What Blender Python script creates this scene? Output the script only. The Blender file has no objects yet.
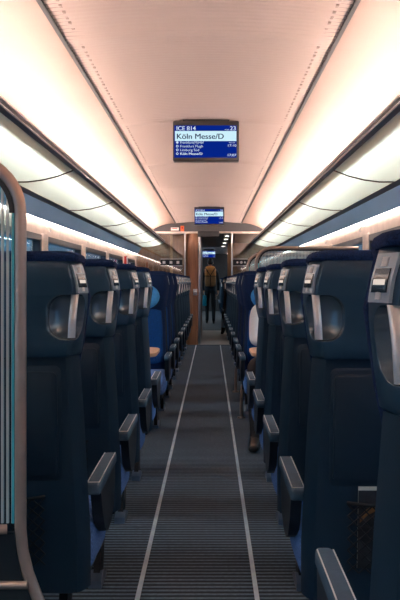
import bpy, bmesh, math, random
from mathutils import Vector, Matrix
random.seed(7)
C = bpy.context.scene.collection
PI = math.pi

# ------------------------------------------------------------------ materials
def srgb(r, g, b):
    f = lambda c: (c/255/12.92) if c/255 <= .04045 else ((c/255+.055)/1.055)**2.4
    return (f(r), f(g), f(b), 1)

def mat(name, col, rough=.5, metal=0., nscale=0, namt=.15, bump=0., bscale=None, spec=None, coat=0):
    m = bpy.data.materials.new(name); m.use_nodes = True
    nt = m.node_tree; b = nt.nodes['Principled BSDF']
    b.inputs['Base Color'].default_value = col
    b.inputs['Roughness'].default_value = rough
    b.inputs['Metallic'].default_value = metal
    if spec is not None: b.inputs['Specular IOR Level'].default_value = spec
    if coat: b.inputs['Coat Weight'].default_value = coat
    tc = nt.nodes.new('ShaderNodeTexCoord')
    if nscale:
        n = nt.nodes.new('ShaderNodeTexNoise'); n.inputs['Scale'].default_value = nscale
        n.inputs['Detail'].default_value = 3
        nt.links.new(tc.outputs['Object'], n.inputs['Vector'])
        r = nt.nodes.new('ShaderNodeValToRGB')
        r.color_ramp.elements[0].position = .3; r.color_ramp.elements[1].position = .7
        r.color_ramp.elements[0].color = tuple(c*(1-namt) for c in col[:3])+(1,)
        r.color_ramp.elements[1].color = tuple(min(1, c*(1+namt)) for c in col[:3])+(1,)
        nt.links.new(n.outputs['Fac'], r.inputs['Fac'])
        nt.links.new(r.outputs['Color'], b.inputs['Base Color'])
    if bump:
        n2 = nt.nodes.new('ShaderNodeTexNoise'); n2.inputs['Scale'].default_value = bscale or 200
        nt.links.new(tc.outputs['Object'], n2.inputs['Vector'])
        bp = nt.nodes.new('ShaderNodeBump'); bp.inputs['Strength'].default_value = bump
        bp.inputs['Distance'].default_value = .004
        nt.links.new(n2.outputs['Fac'], bp.inputs['Height'])
        nt.links.new(bp.outputs['Normal'], b.inputs['Normal'])
    return m

def emit(name, col, strength):
    m = bpy.data.materials.new(name); m.use_nodes = True
    nt = m.node_tree; nt.nodes.clear()
    o = nt.nodes.new('ShaderNodeOutputMaterial'); e = nt.nodes.new('ShaderNodeEmission')
    e.inputs['Color'].default_value = col; e.inputs['Strength'].default_value = strength
    nt.links.new(e.outputs[0], o.inputs[0]); return m

def rack_glass_mat():
    m = bpy.data.materials.new('frosted_rack_glass'); m.use_nodes = True
    nt = m.node_tree; nt.nodes.clear()
    o = nt.nodes.new('ShaderNodeOutputMaterial')
    tr = nt.nodes.new('ShaderNodeBsdfTranslucent'); tr.inputs['Color'].default_value = (.53, .74, .76, 1)
    df = nt.nodes.new('ShaderNodeBsdfDiffuse'); df.inputs['Color'].default_value = (.55, .74, .72, 1)
    gl = nt.nodes.new('ShaderNodeBsdfGlossy'); gl.inputs['Roughness'].default_value = .25
    mx = nt.nodes.new('ShaderNodeMixShader'); mx.inputs[0].default_value = .15
    m2 = nt.nodes.new('ShaderNodeMixShader'); m2.inputs[0].default_value = .04
    nt.links.new(tr.outputs[0], mx.inputs[1]); nt.links.new(df.outputs[0], mx.inputs[2])
    nt.links.new(mx.outputs[0], m2.inputs[1]); nt.links.new(gl.outputs[0], m2.inputs[2])
    nt.links.new(m2.outputs[0], o.inputs[0]); return m

def clear_glass(name, tint=(.85, .93, .95, 1), refl=.10):
    m = bpy.data.materials.new(name); m.use_nodes = True
    nt = m.node_tree; nt.nodes.clear()
    o = nt.nodes.new('ShaderNodeOutputMaterial')
    t = nt.nodes.new('ShaderNodeBsdfTransparent'); t.inputs['Color'].default_value = tint
    g = nt.nodes.new('ShaderNodeBsdfGlossy'); g.inputs['Roughness'].default_value = .02
    lw = nt.nodes.new('ShaderNodeFresnel'); lw.inputs['IOR'].default_value = 1.5
    ad = nt.nodes.new('ShaderNodeMath'); ad.operation = 'ADD'; ad.inputs[1].default_value = refl; ad.use_clamp = True
    mx = nt.nodes.new('ShaderNodeMixShader')
    ge = nt.nodes.new('ShaderNodeNewGeometry'); mi = nt.nodes.new('ShaderNodeMath'); mi.operation = 'MULTIPLY_ADD'
    mi.inputs[1].default_value = -(1.5-1/1.5); mi.inputs[2].default_value = 1.5     # same Fresnel curve from both sides
    nt.links.new(ge.outputs['Backfacing'], mi.inputs[0]); nt.links.new(mi.outputs[0], lw.inputs['IOR'])
    nt.links.new(lw.outputs[0], ad.inputs[0]); nt.links.new(ad.outputs[0], mx.inputs[0])
    nt.links.new(t.outputs[0], mx.inputs[1]); nt.links.new(g.outputs[0], mx.inputs[2])
    nt.links.new(mx.outputs[0], o.inputs[0]); return m

def striped_glass():
    """glass printed with fine upright white lines"""
    m = bpy.data.materials.new('striped_glass'); m.use_nodes = True
    nt = m.node_tree; nt.nodes.clear()
    o = nt.nodes.new('ShaderNodeOutputMaterial')
    tc = nt.nodes.new('ShaderNodeTexCoord')
    w = nt.nodes.new('ShaderNodeTexWave'); w.wave_type = 'BANDS'; w.bands_direction = 'X'
    w.inputs['Scale'].default_value = .314/.0125
    r = nt.nodes.new('ShaderNodeValToRGB'); r.color_ramp.elements[0].position = .50; r.color_ramp.elements[1].position = .62
    t = nt.nodes.new('ShaderNodeBsdfTransparent'); t.inputs['Color'].default_value = (.72, .9, .95, 1)
    d = nt.nodes.new('ShaderNodeBsdfDiffuse'); d.inputs['Color'].default_value = (.92, .95, .93, 1)
    tl = nt.nodes.new('ShaderNodeBsdfTranslucent'); tl.inputs['Color'].default_value = (.92, .95, .93, 1)
    md = nt.nodes.new('ShaderNodeMixShader'); md.inputs[0].default_value = .5
    nt.links.new(d.outputs[0], md.inputs[1]); nt.links.new(tl.outputs[0], md.inputs[2])
    half = nt.nodes.new('ShaderNodeMixShader'); half.inputs[0].default_value = .8
    nt.links.new(t.outputs[0], half.inputs[1]); nt.links.new(md.outputs[0], half.inputs[2])
    mx = nt.nodes.new('ShaderNodeMixShader')
    nt.links.new(tc.outputs['Object'], w.inputs['Vector']); nt.links.new(w.outputs['Fac'], r.inputs['Fac'])
    nt.links.new(r.outputs['Color'], mx.inputs[0])
    nt.links.new(t.outputs[0], mx.inputs[1]); nt.links.new(half.outputs[0], mx.inputs[2])
    g = nt.nodes.new('ShaderNodeBsdfGlossy'); g.inputs['Roughness'].default_value = .03
    m3 = nt.nodes.new('ShaderNodeMixShader'); m3.inputs[0].default_value = .06
    nt.links.new(mx.outputs[0], m3.inputs[1]); nt.links.new(g.outputs[0], m3.inputs[2])
    nt.links.new(m3.outputs[0], o.inputs[0]); return m

def carpet_mat():
    m = mat('ribbed_carpet', srgb(52, 58, 64), rough=.85, spec=.25)
    nt = m.node_tree; b = nt.nodes['Principled BSDF']
    tc = nt.nodes.new('ShaderNodeTexCoord')
    w = nt.nodes.new('ShaderNodeTexWave'); w.wave_type = 'BANDS'; w.bands_direction = 'Y'
    w.inputs['Scale'].default_value = .314/.042; w.inputs['Distortion'].default_value = .15
    n = nt.nodes.new('ShaderNodeTexNoise'); n.inputs['Scale'].default_value = 60; n.inputs['Detail'].default_value = 4
    n3 = nt.nodes.new('ShaderNodeTexNoise'); n3.inputs['Scale'].default_value = 2.2
    r = nt.nodes.new('ShaderNodeValToRGB')
    r.color_ramp.elements[0].position = .15; r.color_ramp.elements[0].color = srgb(42, 54, 66)
    r.color_ramp.elements[1].position = .95; r.color_ramp.elements[1].color = srgb(124, 148, 166)
    mu = nt.nodes.new('ShaderNodeMixRGB'); mu.blend_type = 'MULTIPLY'; mu.inputs[0].default_value = .55
    ra = nt.nodes.new('ShaderNodeValToRGB'); ra.color_ramp.elements[0].position = .35; ra.color_ramp.elements[1].position = .65
    ra.color_ramp.elements[0].color = (.45, .45, .45, 1)
    mu2 = nt.nodes.new('ShaderNodeMixRGB'); mu2.blend_type = 'MULTIPLY'; mu2.inputs[0].default_value = .25
    for x in (w, n, n3): nt.links.new(tc.outputs['Object'], x.inputs['Vector'])
    nt.links.new(w.outputs['Fac'], r.inputs['Fac']); nt.links.new(n.outputs['Fac'], ra.inputs['Fac'])
    nt.links.new(r.outputs['Color'], mu.inputs[1]); nt.links.new(ra.outputs['Color'], mu.inputs[2])
    nt.links.new(mu.outputs[0], mu2.inputs[1]); nt.links.new(n3.outputs['Fac'], mu2.inputs[2])
    nt.links.new(mu2.outputs[0], b.inputs['Base Color'])
    bp = nt.nodes.new('ShaderNodeBump'); bp.inputs['Strength'].default_value = .5; bp.inputs['Distance'].default_value = .004
    nt.links.new(w.outputs['Fac'], bp.inputs['Height']); nt.links.new(bp.outputs[0], b.inputs['Normal'])
    return m

def wood_mat(name, c1, c2, rough=.35):
    m = mat(name, c1, rough=rough)
    nt = m.node_tree; b = nt.nodes['Principled BSDF']
    tc = nt.nodes.new('ShaderNodeTexCoord'); mp = nt.nodes.new('ShaderNodeMapping')
    mp.inputs['Scale'].default_value = (14, 14, 1.1)
    n = nt.nodes.new('ShaderNodeTexNoise'); n.inputs['Scale'].default_value = 2.5; n.inputs['Detail'].default_value = 5
    r = nt.nodes.new('ShaderNodeValToRGB'); r.color_ramp.elements[0].color = c1; r.color_ramp.elements[1].color = c2
    r.color_ramp.elements[0].position = .3; r.color_ramp.elements[1].position = .7
    nt.links.new(tc.outputs['Object'], mp.inputs[0]); nt.links.new(mp.outputs[0], n.inputs['Vector'])
    nt.links.new(n.outputs['Fac'], r.inputs['Fac']); nt.links.new(r.outputs['Color'], b.inputs['Base Color'])
    return m

def ceiling_mat():
    m = mat('ribbed_ceiling_panel', srgb(238, 219, 211), .55)
    nt = m.node_tree; b = nt.nodes['Principled BSDF']
    tc = nt.nodes.new('ShaderNodeTexCoord')
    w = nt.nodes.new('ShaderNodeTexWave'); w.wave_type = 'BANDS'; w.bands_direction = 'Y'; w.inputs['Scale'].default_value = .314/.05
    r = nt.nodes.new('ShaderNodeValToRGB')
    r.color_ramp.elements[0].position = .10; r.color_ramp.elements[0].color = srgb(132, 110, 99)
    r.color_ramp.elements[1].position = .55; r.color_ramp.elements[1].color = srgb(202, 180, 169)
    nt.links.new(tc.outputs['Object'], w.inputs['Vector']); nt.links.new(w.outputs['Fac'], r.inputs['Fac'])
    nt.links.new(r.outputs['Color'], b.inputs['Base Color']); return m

M = dict(
    carpet=carpet_mat(),
    vest_floor=mat('grey_vestibule_floor', srgb(186, 182, 178), .5, nscale=30, namt=.12),
    far_floor=mat('dark_far_carpet', srgb(52, 56, 60), .7, nscale=40, namt=.2),
    ceil=ceiling_mat(),
    cove=mat('smooth_cove_panel', srgb(150, 117, 100), .5, nscale=1.2, namt=.05),
    seam=mat('dark_seam', srgb(24, 22, 22), .5, nscale=5),
    vent=mat('vent_dark', srgb(170, 148, 138), .8, nscale=5),
    wall=mat('blue_grey_wall', srgb(70, 82, 96), .6, nscale=3, namt=.06),
    band=mat('blue_grey_band', srgb(140, 180, 214), .55, nscale=2, namt=.05),
    cream=mat('cream_window_panel', srgb(225, 205, 192), .55, nscale=9, namt=.10),
    frame=mat('dark_window_frame', srgb(40, 50, 62), .4, nscale=5),
    header=mat('grey_bulkhead', srgb(84, 84, 86), .6, nscale=3, namt=.05),
    header_dark=mat('dark_grey_housing', srgb(52, 52, 54), .5, nscale=6),
    cream_trim=mat('pale_trim', srgb(220, 205, 190), .4, nscale=5),
    line=mat('pale_floor_line', srgb(228, 242, 255), .45, nscale=12, namt=.12),
    rail=mat('dark_rail', srgb(32, 38, 44), .45, nscale=5),
    chrome=mat('satin_chrome', srgb(205, 205, 205), .34, 1.0, nscale=30, namt=.05),
    alu=mat('satin_aluminium', srgb(244, 238, 234), .30, .15, nscale=25, namt=.05),
    grip=mat('pale_satin_grip', srgb(250, 244, 240), .38, .6, nscale=25, namt=.03),
    tube=mat('brushed_tube', srgb(196, 172, 158), .32, .65, nscale=30, namt=.06),
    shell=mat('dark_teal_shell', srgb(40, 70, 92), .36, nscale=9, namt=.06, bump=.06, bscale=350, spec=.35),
    recess=mat('highlight_lining', srgb(120, 138, 150), .20, .55, nscale=6, namt=.05, spec=1.0),  # pale metallic lining added so recess and shell edges show highlights
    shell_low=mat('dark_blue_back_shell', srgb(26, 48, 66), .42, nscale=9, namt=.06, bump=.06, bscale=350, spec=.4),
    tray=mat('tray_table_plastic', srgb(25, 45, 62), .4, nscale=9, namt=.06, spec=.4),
    navy=mat('navy_fabric', srgb(22, 44, 84), .95, nscale=220, namt=.45, bump=.5, bscale=400, spec=.15),
    blue=mat('blue_seat_fabric', srgb(20, 70, 132), .95, nscale=160, namt=.35, bump=.4, bscale=300, spec=.15),
    cushion=mat('lavender_blue_cushion', srgb(96, 130, 186), .95, nscale=120, namt=.3, bump=.4, bscale=300, spec=.15),
    pillow=mat('sky_blue_pillow', srgb(76, 172, 240), .8, nscale=60, namt=.12),
    plate=mat('grey_display_plate', srgb(170, 186, 198), .25, .1, nscale=10, namt=.05),
    screen=mat('dark_screen', srgb(22, 32, 40), .15, nscale=10),
    glyph=emit('lit_pictogram', (1, .86, .76, 1), .75),
    glyphw=mat('white_print', srgb(225, 225, 222), .5, nscale=10, namt=.03),
    arm=mat('armrest_pad', srgb(62, 88, 106), .5, nscale=40, namt=.12, bump=.1),
    armbody=mat('armrest_body', srgb(24, 34, 44), .5, nscale=10),
    under=mat('under_seat_metal', srgb(24, 28, 34), .5, .2, nscale=10),
    foot=mat('steel_foot', srgb(140, 160, 185), .3, .7, nscale=14),
    net=mat('net_cord', srgb(22, 26, 30), .7, nscale=30),
    rackglass=rack_glass_mat(),
    glass=clear_glass('window_glass', (.8, .9, .95, 1), .04),
    pane=clear_glass('partition_glass', (.92, .95, .95, 1), .10),
    striped=striped_glass(),
    shelf_clear=clear_glass('shelf_clear_glass', (.92, .97, .95, 1), .0),
    edge=mat('cyan_glass_edge', srgb(90, 190, 205), .15, nscale=6, namt=.1),
    solid=mat('dark_partition_panel', srgb(22, 32, 40), .4, nscale=6),
    wood=wood_mat('brown_veneer', srgb(136, 90, 60), srgb(172, 118, 84), .32),
    wood_dark=wood_mat('dark_brown_veneer', srgb(150, 104, 72), srgb(184, 132, 94), .4),
    wood_reflected=wood_mat('reflected_wood', srgb(220, 170, 120), srgb(235, 190, 140), .4),
    table=wood_mat('peach_table_top', srgb(226, 170, 130), srgb(240, 190, 150), .35),
    tablefoot=mat('table_support', srgb(60, 66, 72), .4, .4, nscale=8),
    strip=mat('dark_sign_strip', srgb(30, 36, 44), .4, nscale=6),
    white=mat('white_sign', srgb(238, 234, 230), .5, nscale=6, namt=.03),
    red=mat('red_plastic', srgb(190, 40, 30), .4, nscale=6),
    orange=mat('orange_plate', srgb(235, 110, 50), .4, nscale=6),
    vceil=mat('dark_vestibule_ceiling', srgb(48, 48, 48), .4, nscale=6),
    spot=emit('spot_lamp', (1, .95, .9, 1), 40),
    tubelight=emit('warm_tube', (1, .80, .71, 1), 98),
    striplight=emit('window_strip_lamp', (1, .80, .70, 1), 10),
    farlight=emit('far_strip', (1, .83, .72, 1), 3.5),
    sblue=emit('screen_blue', srgb(6, 38, 140), .9),
    sband=emit('screen_pale_band', srgb(205, 240, 252), 1.0),
    stext=emit('screen_white_text', srgb(215, 232, 250), .9),
    sdark=emit('screen_navy_text', srgb(18, 44, 96), .7),
    bezel=mat('display_housing', srgb(62, 60, 60), .45, nscale=8),
    skin=mat('skin', srgb(205, 150, 120), .55, nscale=20, namt=.06),
    hair=mat('dark_hair', srgb(28, 22, 20), .6, nscale=60, namt=.3),
    shirt=mat('white_shirt', srgb(232, 232, 234), .8, nscale=14, namt=.05),
    black=mat('black_cloth', srgb(20, 21, 26), .85, nscale=20, namt=.2),
    dark=mat('dark_cloth', srgb(34, 38, 46), .85, nscale=20, namt=.2),
    shoe=mat('dark_leather', srgb(40, 34, 32), .3, nscale=20, namt=.2),
    jeans=mat('pale_jeans', srgb(175, 205, 228), .85, nscale=40, namt=.1),
    tan=mat('tan_leather', srgb(214, 136, 72), .55, nscale=14, namt=.15),
    brown=mat('brown_canvas', srgb(160, 112, 70), .7, nscale=14, namt=.15),
    teal=mat('teal_bag_cloth', srgb(0, 130, 150), .6, nscale=14, namt=.15),
    paper=mat('paper', srgb(205, 200, 190), .6, nscale=8),
    print=mat('magazine_print', srgb(46, 46, 50), .4, nscale=12, namt=.6),
)
# let the pillow/fabric sheen stay simple: plain cloth

# ------------------------------------------------------------------ mesh helpers
class MB:
    def __init__(s): s.bm = bmesh.new()
    def face(s, pts):
        return s.bm.faces.new([s.bm.verts.new(p) for p in pts])
    def box(s, x0, x1, y0, y1, z0, z1, bev=0, seg=2):
        r = bmesh.ops.create_cube(s.bm, size=1)
        vs = r['verts']
        bmesh.ops.scale(s.bm, verts=vs, vec=(x1-x0, y1-y0, z1-z0))
        bmesh.ops.translate(s.bm, verts=vs, vec=((x0+x1)/2, (y0+y1)/2, (z0+z1)/2))
        if bev:
            es = list({e for v in vs for e in v.link_edges})
            bmesh.ops.bevel(s.bm, geom=es, offset=bev, segments=seg, profile=.5, affect='EDGES', clamp_overlap=True)
        return s
    def loft(s, rings, caps=True, closed=True):
        vr = [[s.bm.verts.new(p) for p in r] for r in rings]
        n = len(vr[0])
        for a, b in zip(vr, vr[1:]):
            for i in range(n if closed else n-1):
                j = (i+1) % n
                s.bm.faces.new((a[i], a[j], b[j], b[i]))
        if caps and closed:
            s.bm.faces.new(vr[0][::-1]); s.bm.faces.new(vr[-1])
        return s
    def tube(s, pts, r, n=12, caps=True, close=False):
        pts = [Vector(p) for p in pts]; rings = []
        prev = None
        for i, p in enumerate(pts):
            d = (pts[min(i+1, len(pts)-1)]-pts[max(i-1, 0)]).normalized()
            if prev is None:
                up = Vector((0, 0, 1)) if abs(d.z) < .9 else Vector((0, 1, 0))
                u = d.cross(up).normalized()
            else:
                u = (prev-d*prev.dot(d)).normalized()
            v = d.cross(u); prev = u
            rr = r[i] if isinstance(r, (list, tuple)) else r
            rings.append([p+(u*math.cos(2*PI*k/n)+v*math.sin(2*PI*k/n))*rr for k in range(n)])
        return s.loft(rings, caps)
    def cyl(s, p0, p1, r, n=16): return s.tube([p0, p1], r, n)
    def ell(s, c, r, u=20, v=12):
        q = bmesh.ops.create_uvsphere(s.bm, u_segments=u, v_segments=v, radius=1)['verts']
        bmesh.ops.scale(s.bm, verts=q, vec=r); bmesh.ops.translate(s.bm, verts=q, vec=c); return s
    def prism(s, prof, axis, a0, a1):
        """extrude closed profile; axis 'x': profile (y,z); 'y': profile (x,z); 'z': (x,y)"""
        f = {'x': lambda p, a: (a, p[0], p[1]), 'y': lambda p, a: (p[0], a, p[1]), 'z': lambda p, a: (p[0], p[1], a)}[axis]
        return s.loft([[f(p, a0) for p in prof], [f(p, a1) for p in prof]])
    def mesh(s, name, m, angle=35, mirror=False, shift=None):
        if mirror: bmesh.ops.scale(s.bm, verts=s.bm.verts, vec=(-1, 1, 1))
        if shift: bmesh.ops.translate(s.bm, verts=s.bm.verts, vec=shift)
        bmesh.ops.recalc_face_normals(s.bm, faces=s.bm.faces)
        me = bpy.data.meshes.new(name); s.bm.to_mesh(me); s.bm.free()
        me.materials.append(m)
        finish(me, angle); return me

def finish(me, angle=35):
    me.polygons.foreach_set('use_smooth', [True]*len(me.polygons))
    me.set_sharp_from_angle(angle=math.radians(angle)); me.update()

def obj(name, me, parent=None, loc=(0, 0, 0)):
    o = bpy.data.objects.new(name, me); C.objects.link(o); o.location = loc
    if parent: o.parent = parent
    return o
def build(name, mb, m, parent=None, loc=(0, 0, 0), angle=35):
    return obj(name, mb.mesh(name, m, angle), parent, loc)
def struct(name, mb, m, parent=None, angle=35):
    o = build(name, mb, m, parent, angle=angle); o['kind'] = 'structure'; return o
def tag(o, label, cat, group=None):
    o['label'] = label; o['category'] = cat
    if group: o['group'] = group
    return o
def thing(name, label, cat, loc=(0, 0, 0), rz=0, group=None):
    o = bpy.data.objects.new(name, None); C.objects.link(o); o.location = loc; o.rotation_euler = (0, 0, rz)
    o.empty_display_size = .1
    return tag(o, label, cat, group)
KIDS = {}
def copy_tree(o, parent=None):
    c = o.copy(); C.objects.link(c)
    if parent: c.parent = parent
    for ch in [k for k in PROTO_KIDS.get(o.name, [])]: copy_tree(ch, c)
    return c
PROTO_KIDS = {}
def index_tree(o):
    for k in bpy.data.objects:
        if k.parent == o:
            PROTO_KIDS.setdefault(o.name, []).append(k); index_tree(k)

def bake(me, setup):
    """mesh with modifiers applied, through temporary objects"""
    o = bpy.data.objects.new('tmp', me); C.objects.link(o); extra = setup(o)
    bpy.context.view_layer.update()
    dg = bpy.context.evaluated_depsgraph_get()
    out = bpy.data.meshes.new_from_object(o.evaluated_get(dg), depsgraph=dg)
    for e in [o]+(extra or []): bpy.data.objects.remove(e)
    return out

def rrect(x0, x1, y0, y1, r, n=4):
    r = min(r, (x1-x0)/2*.99, (y1-y0)/2*.99); P = []
    for cx, cy, a0 in ((x1-r, y1-r, 0), (x0+r, y1-r, 90), (x0+r, y0+r, 180), (x1-r, y0+r, 270)):
        for k in range(n+1):
            a = math.radians(a0+90*k/n); P.append((cx+r*math.cos(a), cy+r*math.sin(a)))
    return P

# ------------------------------------------------------------------ constants
Y0, Y1 = -8.0, 17.0          # near end wall, glass end partition
YF = 36.0
JOINTS = [-1.19, 3.47, 5.80, 8.13, 10.46, 12.79, 15.12, 16.98]
CEN = .785                   # centre of a seat pair from the car axis

# ------------------------------------------------------------------ setting: floor
struct('floor', MB().box(-1.40, 1.40, Y0, Y1-.02, -.06, 0), M['carpet'])
struct('floor_vestibule', MB().box(-1.40, 1.40, Y1-.02, 21.7, -.06, 0), M['vest_floor'])
struct('floor_far', MB().box(-1.40, 1.40, 21.7, YF, -.06, 0), M['far_floor'])
for i, x in enumerate((-.23, .222)):
    struct('trim_%d' % (1+i), MB().box(x-.009, x+.009, Y0, 16.95, 0, .003), M['line'])
struct('trim_3', MB().box(-1.36, 1.36, 16.90, 17.0, 0.0005, .005), M['seam'])
struct('trim_4', MB().box(-.16, 1.36, 21.62, 21.78, 0.0005, .006), M['alu'])

# ------------------------------------------------------------------ ceiling
def ceil_z(x): return 2.32-.035*(x/.6)**2
def ribbed(y0, y1, pitch, amp, nx=13, per=4):
    mb = MB(); ny = int((y1-y0)/pitch*per); rows = []
    cj = [4.05+2.2*k for k in range(-6, 8)]
    for j in range(ny+1):
        y = y0+(y1-y0)*j/ny
        ph = (y-y0)/pitch*2*PI
        dz = amp*math.sin(ph)-.014*max(math.exp(-((y-c)/.09)**2) for c in cj)
        rows.append([(x, y, ceil_z(x)+dz*(1 if abs(x) < .57 else .3)) for x in [(-.605+1.21*i/(nx-1)) for i in range(nx)]])
    vr = [[mb.bm.verts.new(p) for p in r] for r in rows]
    for a, b in zip(vr, vr[1:]):
        for i in range(nx-1): mb.bm.faces.new((a[i], b[i], b[i+1], a[i+1]))
    return mb
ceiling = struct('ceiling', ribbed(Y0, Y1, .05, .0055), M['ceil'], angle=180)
COVE = [(.615, 2.284), (.70, 2.280), (.80, 2.262), (.90, 2.232), (1.0, 2.185), (1.10, 2.115), (1.19, 2.02), (1.26, 1.90), (1.275, 1.845)]
for s, nm in ((-1, 'left'), (1, 'right')):
    mb = MB()
    mb.loft([[(s*x, y, z) for x, z in COVE] for y in (Y0, 3, 6, 9, 12, 15, Y1)], closed=False)
    o = build('cove_panel', mb, M['cove'], ceiling, angle=60)
    mb = MB(); y = Y0+.05
    while y < Y1-.1:
        mb.box(s*.548-.006, s*.548+.006, y, y+.03, ceil_z(.548)-.0035, ceil_z(.548)+.004); y += .08
    build('vent_slots', mb, M['vent'], ceiling)
    mb = MB().prism([(s*.603, 2.289), (s*.620, 2.287), (s*.620, 2.270), (s*.603, 2.272)], 'y', Y0, Y1)
    struct('trim_seam_'+nm, mb, M['seam'])

# ------------------------------------------------------------------ walls, bands, windows
PILL = [.72+2.31*k for k in range(-3, 8)]+[24.0+2.31*k for k in range(0, 6)]
def sbox(mb, s, x0, x1, *a, **k):
    return mb.box(min(s*x0, s*x1), max(s*x0, s*x1), *a, **k)
nwin = 0
for s, nm in ((-1, 'left'), (1, 'right')):
    mb = MB()
    sbox(mb, s, 1.37, 1.45, Y0, YF, -.06, .80)
    sbox(mb, s, 1.37, 1.45, Y0, YF, 1.585, 2.0)
    w = struct('wall_'+nm, mb, M['cream'])
    low = MB(); sbox(low, s, 1.355, 1.37, Y0, YF, 0, .80); build('lower_panel', low, M['wall'], w)
    for k, p in enumerate(PILL):
        q = MB(); sbox(q, s, 1.345, 1.45, max(p-.11, Y0), min(p+.11, YF), .80, 1.60, bev=.012)
        pl = build('pillar', q, M['cream'], w)
        if 5 < p < 15:
            h = MB(); h.tube([(s*1.345, p, 1.66), (s*1.318, p, 1.655), (s*1.305, p, 1.63), (s*1.312, p, 1.612)], .007, 8)
            build('coat_hook', h, M['alu'], pl)
    # windows between pillars
    for a, b in zip(PILL, PILL[1:]):
        if b-a > 3:                               # closed wooden wall beside the vestibule
            v = MB(); sbox(v, s, 1.36, 1.45, a+.11, b-.11, .80, 1.60); build('vestibule_panel', v, M['wood_dark'], w); continue
        nwin += 1
        y0, y1 = a+.11, b-.11
        f = MB()
        for (ya, yb, za, zb) in ((y0, y1, .80, .86), (y0, y1, 1.535, 1.585), (y0, y0+.05, .86, 1.535), (y1-.05, y1, .86, 1.535)):
            sbox(f, s, 1.362, 1.43, ya, yb, za, zb)
        wd = struct('window_%d' % nwin, f, M['frame'])
        g = MB(); sbox(g, s, 1.405, 1.411, y0+.05, y1-.05, .86, 1.535)
        build('glass_pane', g, M['glass'], wd)
    # band under the rack
    mb = MB().prism([(s*1.245, 1.84), (s*1.325, 1.705), (s*1.37, 1.700), (s*1.37, 1.88), (s*1.28, 1.88)], 'y', Y0, Y1)
    struct('trim_band_'+nm, mb, M['band'])
    # light strip below the band
    mb = MB().prism([(s*1.330, 1.704), (s*1.364, 1.702), (s*1.364, 1.694), (s*1.334, 1.696)], 'y', Y0+.05, Y1-.05)
    tag(build('light_strip', mb, M['striplight']), 'long warm light strip running above the %s windows under the blue-grey band' % nm, 'light', None)

struct('wall_back', MB().box(-1.45, 1.45, Y0-.06, Y0, -.06, 2.4), M['wall'])

# ------------------------------------------------------------------ luggage racks + cove tubes
UNDER = [(.838, 1.912), (.93, 1.876), (1.03, 1.851), (1.13, 1.838), (1.245, 1.838)]
ORD = ['first', 'second', 'third', 'fourth', 'fifth', 'sixth', 'seventh', 'eighth']
for s, nm in ((-1, 'left'), (1, 'right')):
    for k, (a, b) in enumerate(zip(JOINTS, JOINTS[1:])):
        lab = 'frosted glass luggage rack section on the %s wall, %s in view from the camera' % (nm, ORD[k-1])
        if k == 0: lab = 'frosted glass luggage rack section on the %s wall beside and above the camera' % nm
        t = thing('luggage_rack', lab, 'luggage rack', (s*1.04, a, 1.9), group='luggage rack sections along the %s wall' % nm)
        L = b-a; sh = (-s*1.04, 0, -1.9)
        P = [(s*x, z) for x, z in UNDER]; T = [(s*x, z+.012) for x, z in UNDER]
        def pr(prof, y0, y1, n, m, par=t, ang=35):
            mb = MB().prism(prof, 'y', y0, y1)
            return obj(n, mb.mesh(n, m, ang, shift=sh), par)
        gs = pr(P+T[::-1], .0225, L-.001, 'glass_shelf', M['rackglass'], ang=60)
        gs.data.materials.append(M['shelf_clear'])           # frosted underside, clear top face and edges
        for p in gs.data.polygons:
            if p.normal.z > -.3: p.material_index = 1
        B = [(s*x, z-.006) for x, z in UNDER]; TT = [(s*x, z+.016) for x, z in UNDER]
        pr(B+TT[::-1], .001, .022, 'bracket', M['rail'])
        pr([(s*.834, 1.949), (s*.878, 1.949), (s*.878, 1.945), (s*.834, 1.945)], 0.0005, L-.0005, 'lamp_trough', M['rail'])
        rl = pr([(s*.812, 1.914), (s*.840, 1.911), (s*.844, 1.938), (s*.834, 1.962), (s*.818, 1.957)], 0.0005, L-.0005, 'front_rail', M['rail'])
        pr([(s*.8135, 1.918), (s*.8085, 1.920), (s*.811, 1.928), (s*.816, 1.928)], 0.0005, L-.0005, 'bright_edge', M['alu'], rl)
        pr([(s*.8175, 1.949), (s*.8125, 1.950), (s*.815, 1.960), (s*.820, 1.960)], 0.0005, L-.0005, 'bright_edge', M['alu'], rl)
        pr([(s*1.222, 1.835), (s*1.262, 1.815), (s*1.268, 1.835), (s*1.24, 1.853)], 0.0005, L-.0005, 'rear_rail', M['rail'])
    mb = MB().cyl((s*.866, JOINTS[0]+.02, 1.966), (s*.866, Y1-.05, 1.966), .011, 14)
    tag(build('light_tube', mb, M['tubelight']), 'long warm light tube hidden in the cove above the %s luggage rack' % nm, 'light')

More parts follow.
